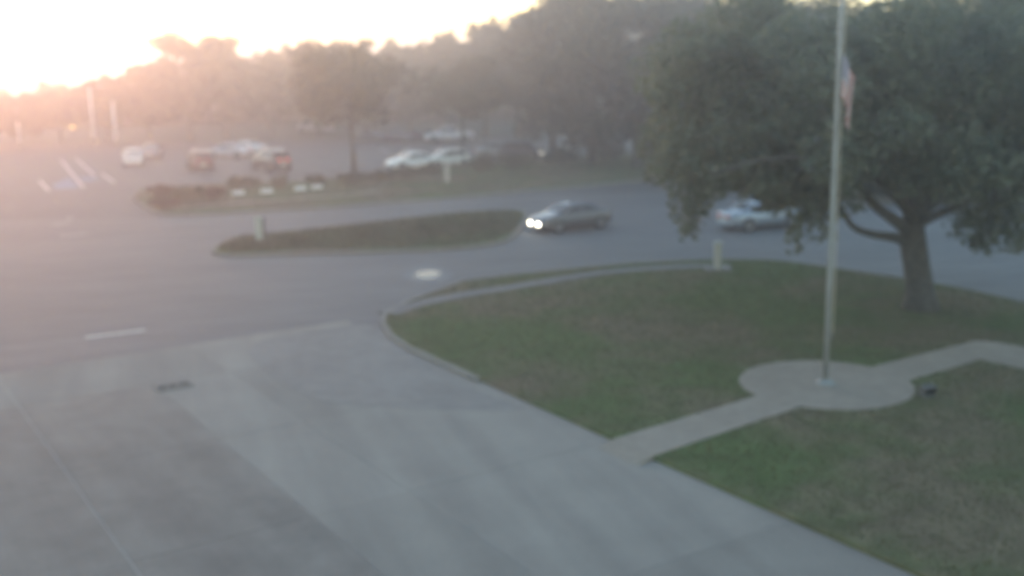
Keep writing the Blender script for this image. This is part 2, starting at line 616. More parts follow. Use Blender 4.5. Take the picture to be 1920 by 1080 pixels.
# painted markings
def line_mark(p0, p1, w, z, label, mat='line', name='road_marking', group=None):
    a, b = Vector(p0), Vector(p1)
    t = (b - a).normalized()
    nrm = Vector((-t.y, t.x)) * w / 2
    q = [a - nrm, b - nrm, b + nrm, a + nrm]
    o = MB().add([(p.x, p.y, z) for p in q], [(0, 1, 2, 3)]).build(name, M[mat])
    tag(o, label, 'marking', group=group, kind='structure')


line_mark(G(160, 633), G(272, 619), .14, .006, 'long white dash on the street by the driveway mouth')
line_mark(G(112, 443), G(166, 438), .14, .006, 'white lane dash far up the side street')
line_mark(G(98, 422), G(126, 418), .12, .006, 'short worn white dash beyond the lane dash')
line_mark(G(126, 411), G(135, 409), .16, .006, 'tiny white paint mark on the side street')
for a, b in (((74, 339), (92, 358)), ((114, 300), (156, 351)), ((142, 297), (178, 330)), ((190, 326), (214, 342))):
    line_mark(G(*a), G(*b), .16, .014, 'white stall line beside the blue accessible bay', name='stall_line', group='white stall lines')
for pl in ([(96, 347), (128, 333), (150, 352), (110, 356)], [(146, 330), (176, 333), (190, 336), (160, 341)]):
    o = MB().prism([G(*p) for p in pl], .006, .009, False).build('bay_paint', M['blue'])
    tag(o, 'faded blue paint of an accessible parking bay', 'marking', group='blue painted bays', kind='structure')
for k in range(9):
    x = -33 + k * 2.75 + 27
    line_mark((x - 6, 110 + k * .2), (x - 7.5, 115 + k * .2), .13, .009, 'white stall line in the far parking row', name='stall_line', group='far stall lines')

# puddle on the street that mirrors the bright sky
m, t, b = new_mat('standing_water')
b.inputs['IOR'].default_value = 1.33
tcn = t.nodes.new('ShaderNodeTexCoord')
gr = t.nodes.new('ShaderNodeTexGradient')
gr.gradient_type = 'SPHERICAL'
mpn = t.nodes.new('ShaderNodeMapping')
mpn.inputs['Location'].default_value = (-1, -1, 0)
mpn.inputs['Scale'].default_value = (2, 2, 0)
t.links.new(tcn.outputs['Generated'], mpn.inputs['Vector'])
t.links.new(mpn.outputs['Vector'], gr.inputs['Vector'])
rpn = t.nodes.new('ShaderNodeValToRGB')          # damp rim dries out into bare asphalt
rpn.color_ramp.elements[0].color = (.75, .75, .75, 1)
rpn.color_ramp.elements[1].color = (.26, .26, .26, 1)
rpn.color_ramp.elements[0].position = .08
rpn.color_ramp.elements[1].position = .6
t.links.new(gr.outputs['Fac'], rpn.inputs['Fac'])
t.links.new(rpn.outputs['Color'], b.inputs['Roughness'])
rpc = t.nodes.new('ShaderNodeValToRGB')
rpc.color_ramp.elements[0].color = (.18, .183, .19, 1)
rpc.color_ramp.elements[1].color = (.06, .062, .065, 1)
rpc.color_ramp.elements[0].position = .08
rpc.color_ramp.elements[1].position = .5
t.links.new(gr.outputs['Fac'], rpc.inputs['Fac'])
t.links.new(rpc.outputs['Color'], b.inputs['Base Color'])
pud = smooth_poly([G(756, 514), G(778, 502), G(812, 500), G(840, 509), G(846, 519), G(822, 529), G(784, 530), G(762, 523)], True, 5)
o = MB().prism(pud, .001, .006, False).build('puddle', m)
tag(o, 'small bright puddle reflecting the sky on the street', 'puddle', kind='structure')

# drain in the driveway
dx, dy = G(325, 726)
dr = empty('storm_drain', (dx, dy, .024), V_ANG)
tag(dr, 'storm drain with three dark slots set in the concrete driveway', 'drain')
mb = MB()
mb.box(-.52, .52, -.30, -.20, 0, .03).box(-.52, .52, .20, .30, 0, .03)
for xa, xb in ((-.52, -.44), (-.17, -.12), (.12, .17), (.44, .52)):
    mb.box(xa, xb, -.199, .199, 0, .03)
mb.build('frame', M['kerb'], dr)
for xc in (-.305, 0, .305):
    gm = MB()
    gm.box(xc - .13, xc + .13, -.198, .198, .0, .008)
    for q in range(5):
        gm.box(xc - .13, xc + .13, -.17 + q * .085 - .012, -.17 + q * .085 + .012, .009, .022)
    gm.build('grate', M['iron'], dr)

# ------------------------------------------------------------------ vegetation
def leaf_cloud(C, s, rng, flat=.35):
    """two-triangle folded leaves at centres C"""
    n = len(C)
    a = rng.normal(size=(n, 3))
    a[:, 2] *= .7
    a /= np.linalg.norm(a, axis=1)[:, None]
    b = rng.normal(size=(n, 3))
    b -= a * (a * b).sum(1)[:, None]
    b /= np.linalg.norm(b, axis=1)[:, None]
    sz = (s * rng.uniform(.6, 1.4, n))[:, None]
    V = np.zeros((n, 4, 3))
    V[:, 0] = C - a * sz
    V[:, 1] = C - b * sz * .55
    V[:, 2] = C + a * sz
    V[:, 3] = C + b * sz * .55
    return V.reshape(-1, 3)


def clump_points(centres, radii, n, rng):
    w = np.array(radii) ** 2
    idx = rng.choice(len(centres), n, p=w / w.sum())
    d = rng.normal(size=(n, 3))
    d /= np.linalg.norm(d, axis=1)[:, None]
    r = rng.uniform(0, 1, n) ** (1 / 2.2)
    return np.array(centres)[idx] + d * (r * np.array(radii)[idx])[:, None] * [1, 1, .75]


def make_tree(name, label, loc, height, rad, bottom, nleaf, lsize, mat, seed, group=None, cat='tree', trunk_r=None, nclump=None, lean=0.0):
    rng = np.random.default_rng(seed)
    rnd = random.Random(seed)
    root = empty(name, loc)
    tag(root, label, cat, group)
    tr = trunk_r or max(.12, height * .022)
    ch = height - bottom
    cz = bottom + ch * .48
    # clump centres fill an uneven egg
    nc = nclump or int(26 + rad * 5)
    cs, rs = [], []
    lob = [(rnd.uniform(0, 6.28), rnd.uniform(.75, 1.15)) for _ in range(5)]
    while len(cs) < nc:
        d = rng.normal(size=3)
        d /= np.linalg.norm(d)
        q = rng.uniform(.25, 1) ** .6
        az = math.atan2(d[1], d[0])
        wob = 1 + .18 * math.sin(2 * az + lob[0][0]) + .12 * math.sin(3 * az + lob[1][0])
        p = np.array([d[0] * rad * wob * q, d[1] * rad * wob * q, cz + d[2] * ch * .46 * q])
        rc = rad * rng.uniform(.2, .34)
        if p[2] - rc * .7 < bottom * .7:
            p[2] = bottom * .7 + rc * .7
        cs.append(p)
        rs.append(rc)
    # trunk with limbs
    tb = MB()
    top = Vector((lean, 0, bottom + ch * .55))
    pts = [Vector((0, 0, -.1)), Vector((rnd.uniform(-.1, .1), 0, bottom * .5)), Vector((lean * .5 + rnd.uniform(-.15, .15), rnd.uniform(-.15, .15), bottom + ch * .2)), top]
    tb.tube(pts, [tr * 1.35, tr, tr * .75, tr * .25], 8)
    for k in range(7):
        c = Vector(cs[rnd.randrange(len(cs))])
        st = pts[1].lerp(pts[2], rnd.uniform(.3, 1.0))
        mid = st.lerp(c, .5) + Vector((0, 0, rnd.uniform(-.2, .5)))
        tb.tube([st, mid, c], [tr * .42, tr * .28, tr * .08], 5)
    tb.build('trunk', M['bark'], root, True)
    C = clump_points(cs, rs, nleaf, rng)
    c = raw_mesh('crown', leaf_cloud(C, lsize, rng), 4, mat, root)
    c['kind'] = 'stuff'
    return root


def bush(name, label, px, py, w, h, mat, seed, n=2200, group=None, depth=None, z=.1, rz=0.0, ls=.11):
    rng = np.random.default_rng(seed)
    x, y = G(px, py, z)
    root = empty(name, (x, y, z), rz)
    tag(root, label, 'shrub', group)
    depth = depth or w
    cs, rs = [], []
    for k in range(16):
        a = rng.uniform(0, 6.28)
        q = rng.uniform(0, .8)
        cs.append((math.cos(a) * q * w / 2, math.sin(a) * q * depth / 2, rng.uniform(.35, .72) * h))
        rs.append(min(w, h, depth) * rng.uniform(.22, .36))
    stm = MB()
    for k in range(5):
        c = cs[k]
        stm.tube([(c[0] * .25, c[1] * .25, -.05), (c[0] * .7, c[1] * .7, c[2] * .6), c], [.03, .022, .01], 5)
    stm.build('stem', M['bark'], root)
    C = clump_points(cs, rs, n, rng)
    C[:, 2] = np.maximum(C[:, 2], .03)
    f = raw_mesh('foliage', leaf_cloud(C, ls, rng), 4, mat, root)
    f['kind'] = 'stuff'
    return root


# trees along the far side of the lot: (px of trunk, distance, px row of its top, crown radius, mat, label)
FAR = [(-60, 128, 186, 4.2, 'mid', 'low scrubby tree at the sunlit end of the tree line'),
       (25, 131, 178, 3.6, 'mid', 'low rounded tree behind the leftmost white lamp post'),
       (105, 134, 158, 3.8, 'mid', 'small tree between the two white lamp posts'),
       (190, 136, 138, 4.2, 'mid', 'small tree right behind the taller white lamp post'),
       (270, 137, 112, 4.2, 'mid', 'mid-height tree on the falling shoulder of the tree line'),
       (342, 138, 50, 4.6, 'mid', 'tall peaked tree standing above its sunlit neighbours'),
       (412, 139, 58, 4.4, 'mid', 'second peaked tree beside the tallest sunlit peak'),
       (500, 140, 84, 5.0, 'mid', 'broad tree behind the dark sport utility vehicle'),
       (590, 141, 70, 5.0, 'mid', 'leafy tree behind the far pale van'),
       (680, 142, 64, 5.2, 'mid', 'broad tree behind the row of dark parked sedans'),
       (765, 140, 68, 5.0, 'mid', 'leafy tree behind the pale pickup truck'),
       (835, 138, 48, 5.0, 'dark', 'dark domed tree right of the pickup truck tail'),
       (905, 134, 36, 5.2, 'dark', 'dark tree where the tree line starts to climb'),
       (968, 128, 12, 5.4, 'dark', 'dark tree at the corner of the open bright sky')]
for k, (px, Y, pt, rad, mt, lb) in enumerate(FAR):
    tp = AT(px, pt, Y)
    hgt = tp.z
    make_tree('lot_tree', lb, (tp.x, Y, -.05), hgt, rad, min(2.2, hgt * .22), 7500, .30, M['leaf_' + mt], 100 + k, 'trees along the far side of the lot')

BIG = [(1035, 106, -45, 6.0, 'tall dark tree nearest the bright sky corner'),
       (1110, 94, -75, 5.8, 'tall dark tree behind the end of the planted island'),
       (1195, 90, -85, 5.6, 'darkest tall tree just clear of the oak crown'),
       (1290, 90, -80, 6.0, 'tall tree half hidden by the oak crown edge'),
       (1400, 103, -55, 6.0, 'tall tree behind the silver car and oak crown'),
       (1520, 106, 0, 6.2, 'tall tree behind the flagpole and oak crown'),
       (1640, 100, 10, 6.0, 'tall tree behind the oak limbs'),
       (1770, 96, 0, 6.2, 'tall tree behind the oak trunk'),
       (1895, 92, -10, 6.2, 'tall tree behind the outer right oak branches'),
       (2030, 90, -20, 6.2, 'tall tree past the outer oak branches')]
for k, (px, Y, pt, rad, lb) in enumerate(BIG):
    tp = AT(px, pt, Y)
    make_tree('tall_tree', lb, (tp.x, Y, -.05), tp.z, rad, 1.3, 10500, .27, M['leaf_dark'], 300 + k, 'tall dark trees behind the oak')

x, y = G(665, 331)
make_tree('island_tree', 'leafy tree with a dark straight trunk on the planted island', (x, y, .1), 11.2, 5.6, 4.3, 7000, .2, M['leaf_mid'], 501, trunk_r=.19, nclump=44)
x, y = G(868, 312)
make_tree('island_tree', 'smaller dark tree on the planted island by the white cars', (x, y, .1), 9.4, 4.0, 4.2, 4600, .2, M['leaf_mid'], 507, trunk_r=.12)

# a far wood that closes the view behind the lot
rng = np.random.default_rng(77)
n = 42000
PX = rng.uniform(-300, 2200, n)
tops = np.interp(PX, [-300, 0, 250, 420, 900, 1000, 2200], [3.4, 4.2, 6.2, 9.5, 10.5, 13, 13])
Yw = rng.uniform(168, 195, n)
Zw = rng.uniform(0, 1, n) ** .8 * tops * (1 + .16 * np.sin(PX * .06) + .1 * np.sin(PX * .17))
Xw = (PX - 960) / 2060 * Yw * 1.02
o = raw_mesh('distant_wood', leaf_cloud(np.stack([Xw, Yw, Zw], 1), .75, rng), 4, M['leaf_mid'])
tag(o, 'distant wood closing the view behind the parking lot', 'wood', kind='stuff')

# hedges and shrubs
HS = [(600, 351, 'clipped hedge block next to the fourth white wheel stop'), (655, 347, 'clipped hedge block at the foot of the island tree'),
      (710, 341, 'clipped hedge block in front of the first white car'), (765, 335, 'clipped hedge block below the white car nose'),
      (815, 329, 'clipped hedge block beside the pale marker post')]
for k, (px, py, lb) in enumerate(HS):
    bush('hedge', lb, px, py, 2.7, 1.0, M['leaf_hedge'], 700 + k, 2600, 'hedge blocks along the planted island', depth=1.3, z=.12, rz=R_(36))
SH = [(458, 356, 2.2, 1.1, 'hedge', 'dark rounded shrub behind the first white wheel stop'), (520, 353, 2.0, 1.0, 'hedge', 'dark rounded shrub behind the second white wheel stop'),
      (300, 374, 2.6, 1.1, 'red', 'reddish shrub at the pointed end of the planted island'), (350, 382, 2.8, 1.2, 'hedge', 'spreading dark shrub next to the reddish shrub'),
      (400, 374, 2.4, 1.0, 'red', 'second reddish shrub further along the planted island'), (310, 394, 2.0, .8, 'red', 'low reddish shrub at the kerb of the planted island'),
      (900, 322, 2.6, 1.3, 'hedge', 'dark shrub below the grey sedan'), (965, 318, 2.8, 1.3, 'hedge', 'dark shrub below the dark blue car'),
      (1050, 310, 3.2, 1.7, 'hedge', 'bulky dark shrub under the tallest dark trees'), (1140, 304, 3.4, 1.8, 'hedge', 'bulky dark shrub at the shaded end of the planted island'),
      (1215, 303, 3.2, 2.0, 'hedge', 'bulky dark shrub beside the left edge of the oak crown')]
for k, (px, py, w, h, mt, lb) in enumerate(SH):
    bush('shrub', lb, px, py, w, h, M['leaf_' + mt], 800 + k, 2200, 'shrubs on the planted island', z=.12)
for k in range(6):
    bush('shrub', 'low dark shrub in the row across the street behind the oak', 1330 + k * 110, 350 + k * 8, 4.0, 2.2, M['leaf_dark'], 860 + k, 2600, 'shrubs across the street', z=.1, ls=.16)
for k, (px, py, w, lb) in enumerate([(455, 468, 1.9, 'low dark shrub at the blunt tip of the median'), (560, 457, 2.4, 'low shrub on the median right of the sign'),
                                     (680, 446, 2.6, 'low shrub in the middle of the median'), (800, 435, 2.8, 'low shrub toward the wide end of the median'),
                                     (900, 427, 2.8, 'low shrub at the wide end of the median by the lit car')]):
    bush('median_shrub', lb, px, py, w, .5, M['leaf_cover'], 900 + k, 900, 'low shrubs on the median', z=.12, ls=.09)

# ------------------------------------------------------------------ the oak
ox, oy = G(1725, 578, LZ)
oak = empty('oak_tree', (ox, oy, LZ))
tag(oak, 'big spreading oak on the lawn with low limbs and drooping leaves', 'tree')
rng = np.random.default_rng(11)
rnd = random.Random(4)


def oak_pt(px, py, dY):
    p = AT(px, py, oy + dY)
    return Vector((p.x - ox, p.y - oy, p.z - LZ))


tk = [Vector((0, 0, -.12)), Vector((.0, 0, .35)), oak_pt(1722, 520, 0), oak_pt(1714, 470, 0), oak_pt(1710, 425, 0), oak_pt(1722, 360, .4), oak_pt(1730, 250, .8), oak_pt(1735, 120, 1)]
MB().tube(tk, [.75, .55, .46, .46, .42, .3, .2, .06], 12).build('trunk', M['bark'], oak, True)
LIMBS = [([(1712, 462, 0), (1680, 446, -.4), (1640, 440, -1), (1600, 425, -1.6), (1575, 385, -2), (1545, 330, -2.4)], .2),
         ([(1712, 440, 0), (1680, 415, -.3), (1640, 385, -.7), (1590, 330, -1.5), (1500, 280, -2.5), (1400, 240, -3)], .24),
         ([(1714, 425, 0), (1745, 408, -.5), (1800, 385, -1.2), (1870, 345, -2), (1950, 300, -2.5)], .2),
         ([(1712, 420, 0), (1690, 370, .8), (1640, 300, 2), (1560, 200, 3.2), (1480, 130, 4)], .2),
         ([(1718, 400, .2), (1760, 340, .5), (1810, 240, 1), (1860, 140, 2)], .2),
         ([(1716, 390, .2), (1700, 310, -1.5), (1670, 210, -3), (1640, 110, -4)], .18),
         ([(1722, 360, .4), (1680, 270, .6), (1620, 160, .2), (1570, 70, -.5)], .16),
         ([(1716, 410, .1), (1770, 370, 2), (1840, 320, 4), (1920, 250, 5)], .17),
         ([(1715, 415, .1), (1660, 350, -2), (1560, 300, -4), (1430, 300, -5.5), (1330, 330, -5.5)], .18)]
tips = []
for pts, r0 in LIMBS:
    P3 = smooth_poly([tuple(oak_pt(*p)) for p in pts], False, 4)
    rr = [r0 * (1 - .82 * i / (len(P3) - 1)) for i in range(len(P3))]
    MB().tube(P3, rr, 8).build('limb', M['bark'], oak, True)
    tips += [Vector(q) for q in P3[len(P3) // 2:]]
cs, rs = [], []
cc = oak_pt(1650, 205, 0)
while len(cs) < 250:
    d = rng.normal(size=3)
    d /= np.linalg.norm(d)
    q = rng.uniform(.3, 1) ** .5
    p = Vector((cc.x + d[0] * 8.3 * q, cc.y + d[1] * 7.5 * q, cc.z + d[2] * (4.6 if d[2] > 0 else 3.6) * q))
    if p.z < 3.5 + .6 * math.sin(p.x * 1.3) or p.z > 11.2 + rng.uniform(-1.6, .6):
        continue
    # open hollow under the crown beside the trunk
    if p.z < 4.9 and abs(p.x + .6) < 3.4 and p.y < 3:
        continue
    cs.append(tuple(p))
    rs.append(rng.uniform(.75, 1.35))
DROOP = [(1285, 330, -4, .9), (1290, 370, -4.2, .8), (1292, 405, -4.2, .62), (1290, 435, -4.2, .42), (1335, 340, -4.5, .8), (1310, 380, -4.4, .55), (1255, 300, -3.5, .8),
         (1520, 370, -3.5, .8), (1508, 410, -3.6, .6), (1497, 440, -3.6, .45), (1490, 464, -3.6, .34), (1540, 400, -3.3, .6), (1548, 440, -3.2, .4), (1400, 330, -4.5, .8), (1455, 345, -4.4, .75),
         (1820, 420, -1.5, .9), (1870, 440, -1.6, .9), (1900, 400, -1.6, 1.1), (1860, 390, -1, 1.0), (1840, 460, -1.5, .5), (1930, 450, -1.5, .8), (1260, 240, -2, 1.0), (1270, 180, -1, 1.1), (1300, 130, 0, 1.1),
         (1290, 280, -3, 1.0), (1350, 100, 0, 1.0), (1240, 330, -2.5, .6)]
for px, py, dy_, r_ in DROOP:
    cs.append(tuple(oak_pt(px, py, dy_)))
    rs.append(r_)
C = clump_points(cs, rs, 78000, rng)
cr = raw_mesh('crown', leaf_cloud(C, .12, rng), 4, M['leaf_oak'], oak)
cr['kind'] = 'stuff'
# twigs that carry the hanging foliage
for a, b in (((1400, 300, -4.5), (1292, 425, -4.2)), ((1545, 330, -2.4), (1492, 455, -3.6)), ((1870, 345, -2), (1850, 450, -1.5))):
    p0, p1 = oak_pt(*a), oak_pt(*b)
    MB().tube([p0, p0.lerp(p1, .5) + Vector((0, 0, .3)), p1], [.05, .035, .012], 6).build('hanging_branch', M['bark'], oak, True)

# ------------------------------------------------------------------ flagpole and flag
FZ = LZ + .028
fp = empty('flagpole', (CC.x, CC.y, FZ))
tag(fp, 'tall pale metal flagpole on the round concrete pad', 'flagpole')
MB().tube([(0, 0, 0), (0, 0, 3), (0, 0, 8), (0, 0, 12.2)], [.076, .073, .064, .045], 20).build('shaft', M['pole'], fp, True)
MB().tube([(0, 0, 0), (0, 0, .03), (0, 0, .06), (0, 0, .12)], [.27, .27, .2, .125], 24).build('base_collar', M['pole'], fp, True)
bm = bmesh.new()
bmesh.ops.create_uvsphere(bm, u_segments=16, v_segments=10, radius=.11, matrix=Matrix.Translation((0, 0, 12.28)))
me = bpy.data.meshes.new('finial_ball')
bm.to_mesh(me)
bm.free()
me.shade_smooth()
link('finial_ball', me, M['gold'], fp)
MB().tube([(.14, -.02, 1.3), (.12, -.02, 6), (.1, -.02, 12.1)], .012, 6).build('halyard', M['rope'], fp)
MB().box(.09, .15, -.03, .01, 1.22, 1.42).build('cleat', M['iron'], fp)

m, t, b = new_mat('flag_cloth')
uvn = t.nodes.new('ShaderNodeUVMap')
sep = t.nodes.new('ShaderNodeSeparateXYZ')
t.links.new(uvn.outputs['UV'], sep.inputs['Vector'])


def mth(op, a, bb, T=t):
    nn = T.nodes.new('ShaderNodeMath')
    nn.operation = op
    for i, v in enumerate((a, bb)):
        if v is None:
            continue
        if hasattr(v, 'links'):
            T.links.new(v, nn.inputs[i])
        else:
            nn.inputs[i].default_value = v
    return nn.outputs[0]


st = mth('GREATER_THAN', mth('FRACT', mth('MULTIPLY', sep.outputs['Y'], 6.5), None), .5)
can = mth('MULTIPLY', mth('LESS_THAN', sep.outputs['X'], .4), mth('LESS_THAN', sep.outputs['Y'], .54))
m1 = t.nodes.new('ShaderNodeMix')
m1.data_type = 'RGBA'
m1.inputs['A'].default_value = (.5, .22, .2, 1)
m1.inputs['B'].default_value = (.5, .46, .44, 1)
t.links.new(st, m1.inputs['Factor'])
m2 = t.nodes.new('ShaderNodeMix')
m2.data_type = 'RGBA'
m2.inputs['B'].default_value = (.3, .28, .34, 1)
t.links.new(m1.outputs['Result'], m2.inputs['A'])
t.links.new(can, m2.inputs['Factor'])
t.links.new(m2.outputs['Result'], b.inputs['Base Color'])
b.inputs['Roughness'].default_value = .85
NS, NT = 40, 22
vs, fs, uvs = [], [], []
for i in range(NS + 1):
    for j in range(NT + 1):
        s, tt = i / NS, j / NT
        spread = .40 * (1 - math.exp(-2.2 * s)) * (1 - .35 * tt * s)
        fold = math.sin(s * 15 + tt * 1.2) * (.03 + .07 * s)
        z = -tt * 1.05 - .88 * s ** 1.25 + .04 * math.sin(s * 9)
        vs.append((spread + .035 * math.sin(s * 11 + 1 + tt), fold, z))
        uvs.append((s, tt))
for i in range(NS):
    for j in range(NT):
        a = i * (NT + 1) + j
        fs.append((a, a + 1, a + NT + 2, a + NT + 1))
me = bpy.data.meshes.new('flag')
me.from_pydata(vs, [], fs)
ul = me.uv_layers.new(name='UVMap')
for lp in me.loops:
    ul.data[lp.index].uv = uvs[lp.vertex_index]
me.shade_smooth()
fl = link('flag', me, m)
fl.location = (CC.x + .02, CC.y - .14, AT(1580, 104, CC.y).z)
so = fl.modifiers.new('thickness', 'SOLIDIFY')
so.thickness = .004
tag(fl, 'limp striped flag hanging against the flagpole', 'flag')

# ground spotlight by the pad
x, y = G(1737, 742, LZ)
sp = empty('ground_spotlight', (x, y, LZ), R_(200))
tag(sp, 'small dark spotlight box in the grass beside the concrete pad', 'spotlight')
MB().box(-.19, .19, -.13, .13, -.02, .06).build('base', M['iron'], sp, bevel=.01)
MB().box(-.2, .2, -.11, .11, .09, .3, Matrix.Rotation(R_(-14), 4, 'X')).build('housing', M['iron'], sp, bevel=.015)
MB().box(-.16, .16, .112, .12, .12, .27, Matrix.Rotation(R_(-14), 4, 'X')).build('lens', M['glass'], sp)
MB().box(-.02, .02, -.02, .02, .055, .12).build('bracket', M['iron'], sp)

# ------------------------------------------------------------------ posts, signs, lamps
x, y = G(1345, 505, LZ)
bo = empty('marker_post', (x, y, LZ))
tag(bo, 'stout white post at the lawn edge in front of the silver car', 'post')
MB().box(-.13, .13, -.13, .13, -.05, 1.1).build('shaft', M['greypost'], bo, bevel=.015)
MB().box(-.16, .16, -.16, .16, 1.101, 1.16).add([(-.15, -.15, 1.16), (.15, -.15, 1.16), (.15, .15, 1.16), (-.15, .15, 1.16), (0, 0, 1.25)], [(0, 1, 4), (1, 2, 4), (2, 3, 4), (3, 0, 4)]).build('cap', M['greypost'], bo)
MB().box(-.55, .55, -.5, .5, -.03, .03).build('footing', M['concrete_dark'], bo)
x, y = G(487, 456, .12)
sg = empty('median_sign', (x, y, .12), R_(25))
tag(sg, 'narrow pale green upright sign on the street median', 'sign')
MB().box(-.17, .17, -.03, .03, .2, 1.35).build('panel', M['signback'], sg, bevel=.01)
MB().tube([(-.1, .06, -.1), (-.1, .06, 1.3)], .03, 8).tube([(.1, .06, -.1), (.1, .06, 1.3)], .03, 8).build('post', M['greypost'], sg)
MB().box(.172, .3, -.02, .04, .3, 1.25).build('edge_strip', M['trim'], sg)
x, y = G(838, 341, .12)
mk = empty('marker_post', (x, y, .12))
tag(mk, 'pale beige post on the planted island below the white cars', 'post')
MB().box(-.2, .2, -.12, .12, -.05, 1.25).build('shaft', simple('beige_post_paint', (.42, .38, .33), .7), mk, bevel=.02)
MB().box(-.23, .23, -.15, .15, 1.251, 1.31).build('cap', M['kerb'], mk, bevel=.01)


def lamp_post(px, py, h, label, arm):
    x, y = G(px, py)
    r = empty('lamp_post', (x, y, 0), R_(20))
    tag(r, label, 'lamp post')
    MB().tube([(0, 0, -.05), (0, 0, .6)], [.3, .26], 16).build('base', M['kerb'], r, True)
    MB().tube([(0, 0, .6), (0, 0, h)], [.17, .12], 12).build('shaft', M['white'], r, True)
    if arm:
        MB().tube([(0, 0, h - .1), (.5, 0, h + .05), (1.1, 0, h + .08)], .05, 8).build('arm', M['white'], r, True)
        MB().box(.9, 1.5, -.16, .16, h + .1, h + .24).build('lamp_head', M['greypost'], r, bevel=.03)
    else:
        MB().box(-.3, .3, -.18, .18, h, h + .16).build('lamp_head', M['greypost'], r, bevel=.03)


lamp_post(38, 276, 4.2, 'short white lamp post at the sunny end of the lot', False)
lamp_post(177, 268, 6.4, 'tall white lamp post beside the accessible bays', True)
lamp_post(218, 272, 4.8, 'slim white lamp post behind the white hatchback', False)
x, y = G(140, 276)
gl = empty('path_lamp', (x, y, 0))
tag(gl, 'small amber lit path lamp in front of the trees', 'lamp')
MB().tube([(0, 0, -.05), (0, 0, 2.1)], [.06, .045], 10).build('shaft', M['iron'], gl, True)
bm = bmesh.new()
bmesh.ops.create_uvsphere(bm, u_segments=12, v_segments=8, radius=.15, matrix=Matrix.Translation((0, 0, 2.24)))
me = bpy.data.meshes.new('globe')
bm.to_mesh(me)
bm.free()
link('globe', me, emit('amber_globe', (1, .6, .2), .8), gl)

for (px, py), lb in zip(((447, 362), (500, 359), (563, 354), (594, 351)), ('white wheel stop nearest the reddish shrubs', 'white wheel stop second along the island edge', 'white wheel stop third along the island edge', 'white wheel stop at the end of the clipped hedge')):
    x, y = G(px, py, .2)
    o = MB().add([(-.42, -.12, 0), (.42, -.12, 0), (.42, .12, 0), (-.42, .12, 0), (-.38, -.07, .24), (.38, -.07, .24), (.38, .07, .24), (-.38, .07, .24)],
                 [(0, 3, 2, 1), (4, 5, 6, 7), (0, 1, 5, 4), (1, 2, 6, 5), (2, 3, 7, 6), (3, 0, 4, 7)]).build('wheel_stop', M['white'], bevel=.02)
    o.location = (x, y, .118)
    o.rotation_euler = (0, 0, R_(25))
    tag(o, lb, 'wheel stop', 'white wheel stops')


# ------------------------------------------------------------------ cars
SHAPES = {
    'sedan': dict(top=[(-2.32, .62), (-2.28, .86), (-2.2, .98), (-1.72, 1.03), (-1.55, 1.06), (-.95, 1.38), (-.45, 1.44), (.15, 1.43), (.5, 1.36), (1.15, 1.0), (1.3, .96), (1.95, .84), (2.22, .72), (2.32, .52)],
                  belt=[(-2.32, .60), (-2.25, .86), (-1.7, .97), (0, .93), (1.2, .92), (1.95, .79), (2.32, .50)], cab=(-1.62, 1.18), roof=(-.9, .45), w=.9, wb=1.36, wr=.33),
    'hatch': dict(top=[(-1.95, .6), (-1.93, .95), (-1.82, 1.1), (-1.5, 1.44), (-.9, 1.52), (0, 1.51), (.35, 1.44), (1.0, 1.05), (1.15, 1.0), (1.7, .88), (1.92, .74), (2.0, .52)],
                  belt=[(-1.95, .58), (-1.9, .93), (-1.5, 1.0), (0, .97), (1.05, .95), (1.7, .83), (2.0, .5)], cab=(-1.85, 1.04), roof=(-1.48, .3), w=.86, wb=1.22, wr=.31),
    'suv': dict(top=[(-2.35, .65), (-2.33, 1.05), (-2.25, 1.2), (-2.0, 1.68), (-1.4, 1.77), (0, 1.77), (.35, 1.7), (.95, 1.2), (1.1, 1.14), (1.9, 1.04), (2.2, .9), (2.32, .6)],
                belt=[(-2.35, .62), (-2.3, 1.06), (-2, 1.12), (0, 1.1), (1.0, 1.09), (1.9, .98), (2.32, .58)], cab=(-2.28, 1.0), roof=(-1.98, .3), w=.95, wb=1.42, wr=.37),
    'pickup': dict(top=[(-2.8, .7), (-2.78, 1.08), (-2.7, 1.1), (-.95, 1.1), (-.86, 1.14), (-.7, 1.68), (-.3, 1.78), (.5, 1.78), (.75, 1.7), (1.3, 1.2), (1.45, 1.14), (2.3, 1.06), (2.6, .95), (2.72, .6)],
                   belt=[(-2.8, .66), (-2.75, 1.06), (-.9, 1.07), (.3, 1.1), (1.35, 1.09), (2.3, 1.0), (2.72, .58)], cab=(-.86, 1.32), roof=(-.66, .7), w=.98, wb=1.72, wr=.39),
    'van': dict(top=[(-2.5, .7), (-2.48, 1.5), (-2.4, 1.9), (-2.2, 2.0), (0, 2.02), (.9, 1.98), (1.2, 1.85), (1.9, 1.15), (2.1, 1.06), (2.4, .9), (2.5, .6)],
                belt=[(-2.5, .68), (-2.45, 1.1), (0, 1.1), (1.9, 1.05), (2.5, .56)], cab=(-2.42, 1.95), roof=(-2.3, 1.15), w=.98, wb=1.55, wr=.35),
}
_cars = {}


